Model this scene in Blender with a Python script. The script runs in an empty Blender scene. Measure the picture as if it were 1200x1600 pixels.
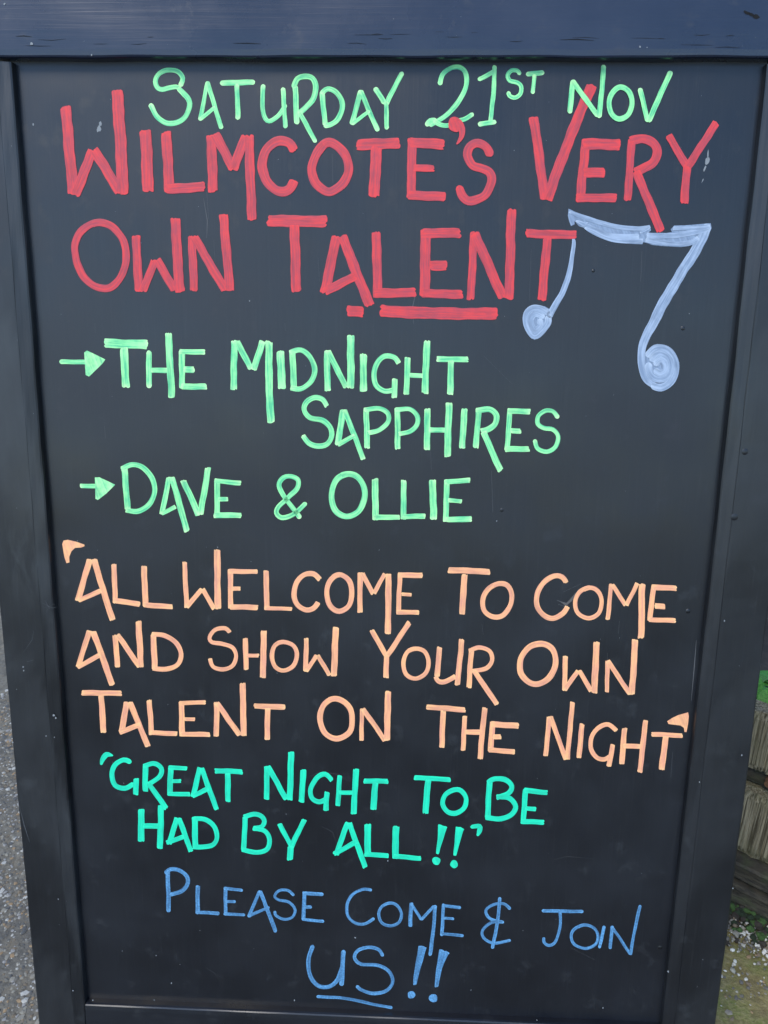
import bpy, bmesh, math, random
import numpy as np
from mathutils import Vector, Matrix
random.seed(7)
rnd = random.Random(11)
nr = np.random.default_rng(5)
R = math.radians
scene = bpy.context.scene

# ------------------------------------------------------------------ camera
LEAN = R(11)                                   # the board leans back
CZ = 0.60                                      # height of the middle of its panel
B = Matrix(((1, 0, 0, 0), (0, math.sin(LEAN), -math.cos(LEAN), 0), (0, math.cos(LEAN), math.sin(LEAN), CZ), (0, 0, 0, 1)))
a, b, c = R(13.3714), R(-2.4449), R(-0.8141)
Rw = Matrix.Rotation(c, 3, 'Z') @ Matrix.Rotation(a, 3, 'X') @ Matrix.Rotation(b, 3, 'Y')
CL = Vector((0.03877, 0.26158, 0.75284))       # camera in the board's own frame
cam = bpy.data.objects.new('camera', bpy.data.cameras.new('camera'))
scene.collection.objects.link(cam)
cam.matrix_world = B @ (Matrix.Translation(CL) @ Rw.transposed().to_4x4())
cam.data.sensor_fit = 'VERTICAL'
cam.data.sensor_height = 24
cam.data.lens = 24 * 1340 / 1600
cam.data.clip_start = 0.02
cam.data.clip_end = 500
scene.camera = cam
# ------------------------------------------------------------------ sky, sun, exposure
SUN_EL, SUN_AZ = R(50), R(208)                 # compass angle: from behind the camera, thinly veiled
w = bpy.data.worlds.new('World'); scene.world = w; w.use_nodes = True
nt = w.node_tree; nt.nodes.clear()
sky = nt.nodes.new('ShaderNodeTexSky'); sky.sky_type = 'NISHITA'; sky.sun_disc = False
sky.sun_elevation = SUN_EL; sky.sun_rotation = SUN_AZ
sky.air_density = 1.0; sky.dust_density = .1; sky.ozone_density = 4.0
bg = nt.nodes.new('ShaderNodeBackground'); bg.inputs[1].default_value = 0.15
wo = nt.nodes.new('ShaderNodeOutputWorld')
nt.links.new(sky.outputs[0], bg.inputs[0]); nt.links.new(bg.outputs[0], wo.inputs[0])
sun = bpy.data.lights.new('sun', 'SUN'); sun.energy = 1.5; sun.angle = R(22); sun.color = (1, .92, .80)
so = bpy.data.objects.new('sun', sun); scene.collection.objects.link(so)
sd = Vector((math.sin(SUN_AZ) * math.cos(SUN_EL), math.cos(SUN_AZ) * math.cos(SUN_EL), math.sin(SUN_EL)))
so.rotation_euler = sd.to_track_quat('Z', 'Y').to_euler()
so.location = sd * 5 + Vector((0, 0, 1))
scene.view_settings.view_transform = 'Standard'; scene.view_settings.look = 'None'
scene.view_settings.exposure = 0.95; scene.view_settings.gamma = 1

# ------------------------------------------------------------------ helpers
col = scene.collection
CW = cam.matrix_world.translation
def ray(px, py):
    d = cam.matrix_world.to_3x3() @ Vector(((px - 600) / 1340, (800 - py) / 1340, -1))
    return d.normalized()
Bi = B.inverted()
def onboard(px, py, z=0.0):                    # where the writing stands on the board (board frame)
    o = Bi @ CW; d = Bi.to_3x3() @ ray(px, py)
    t = (z - o.z) / d.z
    p = o + d * t
    return p.x, p.y
def hit(px, py, p0, n):
    d = ray(px, py); t = (p0 - CW).dot(n) / d.dot(n)
    return CW + d * t
def mesh(name, verts, faces, mat=None, parent=None, smooth=False, mw=None):
    me = bpy.data.meshes.new(name)
    me.from_pydata([tuple(v) for v in verts], [], faces)
    if smooth:
        me.polygons.foreach_set('use_smooth', [True] * len(me.polygons))
    if mat: me.materials.append(mat)
    o = bpy.data.objects.new(name, me); col.objects.link(o)
    if parent is not None: o.parent = parent
    if mw is not None: o.matrix_world = mw
    return o
def empty(name, mw, label, cat, group=None):
    o = bpy.data.objects.new(name, None); o.empty_display_size = .1
    col.objects.link(o); o.matrix_world = mw; o['label'] = label; o['category'] = cat
    if group: o['group'] = group
    return o

class NT:                                      # tiny node helper
    def __init__(s, name):
        s.m = bpy.data.materials.new(name); s.m.use_nodes = True
        s.t = s.m.node_tree; s.p = s.t.nodes['Principled BSDF']
    def n(s, typ, ins=None, **kw):
        q = s.t.nodes.new(typ)
        for k, v in kw.items(): setattr(q, k, v)
        for k, v in (ins or {}).items():
            if isinstance(v, bpy.types.NodeSocket): s.t.links.new(v, q.inputs[k])
            else: q.inputs[k].default_value = v
        return q
    def co(s, scale=(1, 1, 1), loc=(0, 0, 0), rot=(0, 0, 0), src='Object'):
        tc = s.n('ShaderNodeTexCoord')
        return s.n('ShaderNodeMapping', {0: tc.outputs[src], 1: loc, 2: rot, 3: scale}).outputs[0]
    def noise(s, vec, scale=5, detail=4, rough=.55, dist=0):
        return s.n('ShaderNodeTexNoise', {'Vector': vec, 'Scale': scale, 'Detail': detail, 'Roughness': rough, 'Distortion': dist}).outputs[0]
    def ramp(s, fac, a, b, lo=0., hi=1.):
        return s.n('ShaderNodeMapRange', {0: fac, 1: a, 2: b, 3: lo, 4: hi}).outputs[0]
    def mix(s, fac, A, Bc, mode='MIX'):
        q = s.n('ShaderNodeMix', data_type='RGBA', blend_type=mode)
        for i, v in ((0, fac), (6, A), (7, Bc)):
            if isinstance(v, bpy.types.NodeSocket): s.t.links.new(v, q.inputs[i])
            else: q.inputs[i].default_value = (v if i == 0 else tuple(v) + ((1,) if len(v) == 3 else ()))
        return q.outputs[2]
    def math(s, op, A, Bv=0.0):
        q = s.n('ShaderNodeMath', {0: A, 1: Bv}, operation=op); return q.outputs[0]
    def bump(s, h, strength=.3, dist=.001, normal=None):
        ins = {'Height': h, 'Strength': strength, 'Distance': dist}
        if normal is not None: ins['Normal'] = normal
        return s.n('ShaderNodeBump', ins).outputs[0]
    def set(s, **kw):
        names = dict(col='Base Color', rough='Roughness', normal='Normal', spec='Specular IOR Level', coat='Coat Weight', coatr='Coat Roughness', trans='Transmission Weight', sheen='Sheen Weight')
        for k, v in kw.items():
            i = s.p.inputs[names[k]]
            if isinstance(v, bpy.types.NodeSocket): s.t.links.new(v, i)
            else: i.default_value = (tuple(v) + (1,)) if isinstance(v, tuple) and len(v) == 3 else v
        return s.m

# ------------------------------------------------------------------ materials
def black_paint(name, grain='Y', base=(.0034, .0046, .0076), rough=.35, smudges=()):
    t = NT(name)
    sc = dict(Y=(900, 14, 900), X=(14, 900, 900))[grain]
    fine = t.noise(t.co(sc), 1, 3, .6)
    sc2 = dict(Y=(160, 5, 160), X=(5, 160, 160))[grain]
    wide = t.noise(t.co(sc2), 1, 3, .6, .3)
    blot = t.noise(t.co((9, 9, 9)), 1, 5, .6)
    dust = t.ramp(t.noise(t.co((34, 34, 34), loc=(3, 1, 0)), 1, 6, .7), .58, .80)
    c1 = t.mix(t.ramp(blot, .35, .7), base, tuple(v * 1.5 for v in base))
    c2 = t.mix(t.math('MULTIPLY', dust, .3), c1, (.045, .05, .056))
    c3 = t.mix(t.math('MULTIPLY', t.ramp(fine, .55, .8), .2), c2, (.035, .037, .042))
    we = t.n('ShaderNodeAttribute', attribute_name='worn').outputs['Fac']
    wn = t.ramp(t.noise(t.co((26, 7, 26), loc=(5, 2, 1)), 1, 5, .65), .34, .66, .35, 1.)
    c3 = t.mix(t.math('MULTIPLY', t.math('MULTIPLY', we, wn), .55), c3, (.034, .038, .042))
    for (pt, rad, amt) in smudges:
        pv_ = t.n('ShaderNodeMapping', {0: t.n('ShaderNodeTexCoord').outputs['Object'], 1: tuple(-v / r_ for v, r_ in zip(pt, (rad * .55, rad, rad))), 3: (1 / (rad * .55), 1 / rad, 1 / rad)}).outputs[0]
        ln = t.n('ShaderNodeVectorMath', {0: pv_}, operation='LENGTH').outputs['Value']
        mk = t.math('MULTIPLY', t.ramp(ln, .2, 1., 1., 0.), t.ramp(t.noise(t.co((75, 28, 75)), 1, 5, .6, .8), .38, .62))
        c3 = t.mix(t.math('MULTIPLY', mk, amt), c3, (.060, .068, .072))
    n1 = t.bump(fine, .12, .0004)
    n2 = t.bump(wide, .13, .0012, n1)
    big = t.noise(t.co((4, 4, 4), loc=(0, 2, 0)), 1, 2, .5)
    n3 = t.bump(big, .35, .012, n2)
    r = t.math('ADD', t.ramp(blot, .3, .7, rough - .07, rough + .11), t.math('MULTIPLY', dust, .2))
    return t.set(col=c3, rough=r, normal=n3, spec=.62)
M_panel = black_paint('panel_paint')
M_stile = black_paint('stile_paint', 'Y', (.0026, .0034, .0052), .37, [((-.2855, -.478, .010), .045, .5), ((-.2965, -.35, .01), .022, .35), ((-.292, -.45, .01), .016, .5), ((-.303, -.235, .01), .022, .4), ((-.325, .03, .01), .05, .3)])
M_rail = black_paint('rail_sky_sheen_paint', 'X', (.0072, .0135, .031), .28)  # same black paint; the blue of reflected sky is put into its base colour
M_rail_low = black_paint('bottom_rail_paint', 'X', (.0048, .0062, .0095), .30)

def ink_mat(name, thick, thin, pool, patch=0.0, body=.5):
    t = NT(name)
    uv = t.n('ShaderNodeUVMap', uv_map='stroke').outputs[0]
    sx = t.n('ShaderNodeMapping', {0: uv, 3: (.36, .016, 1)}).outputs[0]
    st = t.noise(sx, 1, 3, .6)
    bl = t.noise(t.n('ShaderNodeMapping', {0: uv, 3: (.06, .05, 1)}).outputs[0], 1, 3, .6)
    k = t.ramp(t.math('ADD', t.math('MULTIPLY', st, .75), t.math('MULTIPLY', bl, .25)), body - .10, body + .10)
    cc = t.mix(k, thin, thick)
    at = t.n('ShaderNodeAttribute', attribute_name='pool').outputs['Fac']
    pn = t.math('MULTIPLY', at, t.ramp(t.noise(t.n('ShaderNodeMapping', {0: uv, 3: (.12, .1, 1)}).outputs[0], 1, 2), .35, .6, .3, 1.))
    cc = t.mix(pn, cc, pool)
    lo = t.ramp(t.noise(t.n('ShaderNodeMapping', {0: uv, 1: (7, 3, 0), 3: (.11, .022, 1)}).outputs[0], 1, 3, .55), .50, .72)
    cc = t.mix(t.math('MULTIPLY', lo, .42), cc, tuple(v * .5 + .01 for v in thin))
    if patch:
        g = t.ramp(t.noise(t.co((520, 520, 520)), 1, 4, .75), .42, .62)
        cc = t.mix(t.math('MULTIPLY', t.math('SUBTRACT', 1.0, g), patch), cc, tuple(v * .3 for v in thin))
    n = t.bump(st, .10, .0003)
    return t.set(col=cc, rough=.5, normal=n, spec=.4)
INK = dict(
    mint=ink_mat('mint_marker', (.36, .95, .37), (.09, .56, .26), (.62, .99, .46)),
    red=ink_mat('red_marker', (.70, .055, .060), (.42, .055, .078), (.82, .052, .052)),
    peach=ink_mat('peach_marker', (.98, .47, .21), (.78, .33, .21), (.99, .58, .26)),
    teal=ink_mat('teal_marker', (.012, .76, .42), (.010, .58, .36), (.03, .85, .47)),
    blue=ink_mat('blue_marker', (.13, .38, .68), (.065, .19, .36), (.19, .48, .80), .45, .5),
    pale=ink_mat('pale_blue_marker', (.36, .45, .58), (.20, .27, .38), (.48, .57, .68), 0, .5),
    wash=ink_mat('pale_blue_wash', (.26, .34, .46), (.16, .22, .32), (.26, .34, .46), 0, .5),
)
def plain(name, c, rough=.7, nz=None):
    t = NT(name)
    if nz:
        k = t.noise(t.co((nz[0],) * 3), 1, 5, .65)
        return t.set(col=t.mix(t.ramp(k, .3, .7), c, nz[1]), rough=rough, normal=t.bump(k, .5, .002))
    return t.set(col=c, rough=rough)

# ------------------------------------------------------------------ the board
board_root = B @ Matrix.Translation((0, -.60, .02))
board = empty('sandwich_board', board_root, 'black painted wooden sandwich board covered in handwritten coloured marker lettering', 'chalkboard sign')
bpy.context.view_layer.update()
def bpart(name, verts, faces, mat, parent=None, smooth=False, label=None):
    o = mesh(name, verts, faces, mat, None, smooth)
    p = parent or board
    o.parent = p
    o.matrix_parent_inverse = p.matrix_world.inverted()
    o.matrix_world = B
    if label: o['label'] = label
    return o
def fin(): bpy.context.view_layer.update()

# corner points read off the picture, on the panel plane
D = .0105
Ltop = onboard(25, 103)[0]; Lbot = onboard(137, 1557)[0]
Ttop = onboard(600, 99)[1]; BLy = onboard(139, 1559)[1]; BRy = onboard(1028, 1597)[1]
Rtop = onboard(1193, 99)[0]; Rbot = onboard(1031, 1590)[0]
OL = onboard(31, 1300, D)[0]; OL2 = onboard(60, 1600, D)[0]
OR = onboard(1170, 1200, D)[0]; OR2 = onboard(1119, 1600, D)[0]
print('frame', Ltop, Lbot, Ttop, BLy, BRy, Rtop, Rbot, OL, OL2, OR, OR2)
XL = (Ltop + Lbot) / 2; XR = (Rtop + Rbot) / 2
TOPY = Ttop; OUTL = OL; OUTR = OR
TH = .012
panel_w = [(XL - .004, BRy - .05, 0), (XR + .004, BRy - .05, 0), (XR + .004, TOPY + .02, 0), (XL - .004, TOPY + .02, 0)]
pv = panel_w + [(x, y, -.006) for x, y, _ in panel_w]
panel = bpart('panel', pv, [(0, 1, 2, 3), (7, 6, 5, 4), (0, 4, 5, 1), (1, 5, 6, 2), (2, 6, 7, 3), (3, 7, 4, 0)], M_panel)
fin()

def moulding(inner, outer, zf, sgn, groove=True):
    """cross-section (offset from the inner edge, z) running from the rebate out to the back edge"""
    wdt = abs(outer - inner)
    P = [(0, -.003), (0, .0055), (.0006, .0072), (.0018, .0081), (.0040, .0086), (.0070, .0091), (.0095, .0097), (.0112, zf - .0004), (.0116, zf - .00055), (.0120, zf - .0001), (.0135, zf), (wdt * .4, zf + .0001), (wdt * .7, zf), (wdt - .002, zf - .0001), (wdt - .0006, zf - .0006), (wdt, zf - .002), (wdt, -.018), (0, -.018)]
    if not groove: P = [(o, zf - .0004 + .0002 * (o > .0117)) if .0113 < o < .0118 else (o, z) for o, z in P]
    return [(inner + sgn * o, z) for o, z in P]
def stile(x_in, x_out, y0, y1, zf, sgn, skew=0.0):
    sec = moulding(x_in, x_out, zf, sgn, sgn > 0); n = len(sec)
    rows = 60; V = []; F = []
    ph = rnd.random() * 9
    for i in range(rows + 1):
        y = y0 + (y1 - y0) * i / rows
        for j, (x, z) in enumerate(sec):
            wob = .00018 * math.sin(y * 37 + j * .6 + ph) + .00015 * math.sin(y * 91 + j + ph)
            V.append((x + wob + skew * (y - TOPY), y, z + wob * .6))
    for i in range(rows):
        for j in range(n):
            k = (j + 1) % n
            f = (i * n + j, i * n + k, (i + 1) * n + k, (i + 1) * n + j)
            F.append(f if sgn > 0 else f[::-1])
    F.append(tuple(range(n))); F.append(tuple(range(rows * n + n - 1, rows * n - 1, -1)))
    return V, F
SKL = (Ltop - Lbot) / (TOPY - BLy)
SKR = (Rtop - Rbot) / (TOPY - BRy)
FOOT = -.60
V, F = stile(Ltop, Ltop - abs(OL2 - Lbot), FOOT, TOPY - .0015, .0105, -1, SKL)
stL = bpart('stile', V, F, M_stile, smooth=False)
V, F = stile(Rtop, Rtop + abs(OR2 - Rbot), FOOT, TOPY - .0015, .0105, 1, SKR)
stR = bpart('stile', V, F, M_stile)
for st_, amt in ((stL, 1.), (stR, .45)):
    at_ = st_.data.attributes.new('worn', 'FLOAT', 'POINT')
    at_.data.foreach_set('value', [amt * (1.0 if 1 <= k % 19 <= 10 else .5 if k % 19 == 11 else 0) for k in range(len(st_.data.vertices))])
# top rail: runs over both stiles and stands a little proud of them
def rail(x0, x1, y_in0, y_in1, hgt, zf, sgn, over=0):
    V = []; F = []; cols = 70
    P = [(0, -.003), (0, zf - .0035), (.0006, zf - .0016), (.0018, zf - .0008), (.0060, zf - .0003), (.0120, zf - .0001), (.0150, zf), (.0200, zf + .0001), (hgt * .6, zf), (hgt - .003, zf - .0002), (hgt - .0008, zf - .001), (hgt, zf - .003), (hgt, -.018), (0, -.018)]
    n = len(P); ph = rnd.random() * 9
    for i in range(cols + 1):
        t = i / cols; x = x0 + (x1 - x0) * t; yi = y_in0 + (y_in1 - y_in0) * t
        for j, (o, z) in enumerate(P):
            wob = .0002 * math.sin(x * 43 + j * .5 + ph) + .00015 * math.sin(x * 97 + ph)
            V.append((x, yi + sgn * o + wob, z + wob * .6))
    for i in range(cols):
        for j in range(n):
            k = (j + 1) % n; f = (i * n + j, i * n + k, (i + 1) * n + k, (i + 1) * n + j)
            F.append(f[::-1] if sgn > 0 else f)
    F.append(tuple(range(n))); F.append(tuple(range(cols * n + n - 1, cols * n - 1, -1)))
    return V, F
yR0 = onboard(0, 97, .0135)[1]; yR1 = onboard(1200, 95, .0135)[1]
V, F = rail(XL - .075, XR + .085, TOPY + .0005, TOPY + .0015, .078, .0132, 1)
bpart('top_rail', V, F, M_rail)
V, F = rail(Lbot + .0006, Rbot - .0006, BLy, BRy, .070, .0095, -1)
bpart('bottom_rail', V, F, M_rail_low)
fin()
# rear leg frame of the A, hinged under the top rail
top_w = B @ Vector((0, TOPY + .06, -.025))
def bar(p, q, wx, wy, wz_axis=None):
    p, q = Vector(p), Vector(q); d = (q - p).normalized()
    x = Vector((1, 0, 0)); n = x.cross(d).normalized() if abs(d.x) < .9 else Vector((0, 1, 0))
    s = d.cross(n).normalized()
    V = [tuple(e + s * (u * wx / 2) + n * (v * wy / 2)) for e in (p, q) for u, v in ((-1, -1), (1, -1), (1, 1), (-1, 1))]
    return V, [(3, 2, 1, 0), (4, 5, 6, 7), (0, 1, 5, 4), (1, 2, 6, 5), (2, 3, 7, 6), (3, 0, 4, 7)]
def wpart(name, VF, mat, parent, smooth=False):
    o = mesh(name, VF[0], VF[1], mat, None, smooth)
    o.parent = parent; o.matrix_parent_inverse = parent.matrix_world.inverted(); o.matrix_world = Matrix.Identity(4)
    return o
M_back = M_stile
for sx in (XL - .02, XR + .02):
    wpart('rear_leg', bar((sx, top_w.y + .03, top_w.z), (sx, top_w.y + .36, .0), .045, .02), M_back, board)
for k in (.12, .82):
    y = top_w.y + .03 + .33 * k; z = top_w.z * (1 - k)
    wpart('rear_crossbar', bar((XL + .0035, y, z), (XR - .0035, y, z), .05, .018), M_back, board)
M_brass = plain('aged_steel', (.22, .2, .17), .45, (300, (.1, .08, .06)))
for sx in (XL + .06, XR - .06):
    o = bpy.data.meshes.new('hinge')
    bm = bmesh.new(); bmesh.ops.create_cone(bm, cap_ends=True, segments=12, radius1=.006, radius2=.006, depth=.06, matrix=Matrix.Translation((sx, top_w.y + .012, top_w.z + .02)) @ Matrix.Rotation(R(90), 4, 'Y'))
    bm.to_mesh(o); bm.free(); o.materials.append(M_brass)
    ho = bpy.data.objects.new('hinge', o); col.objects.link(ho); ho.parent = board; ho.matrix_parent_inverse = board.matrix_world.inverted(); ho.matrix_world = Matrix.Identity(4)

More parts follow.
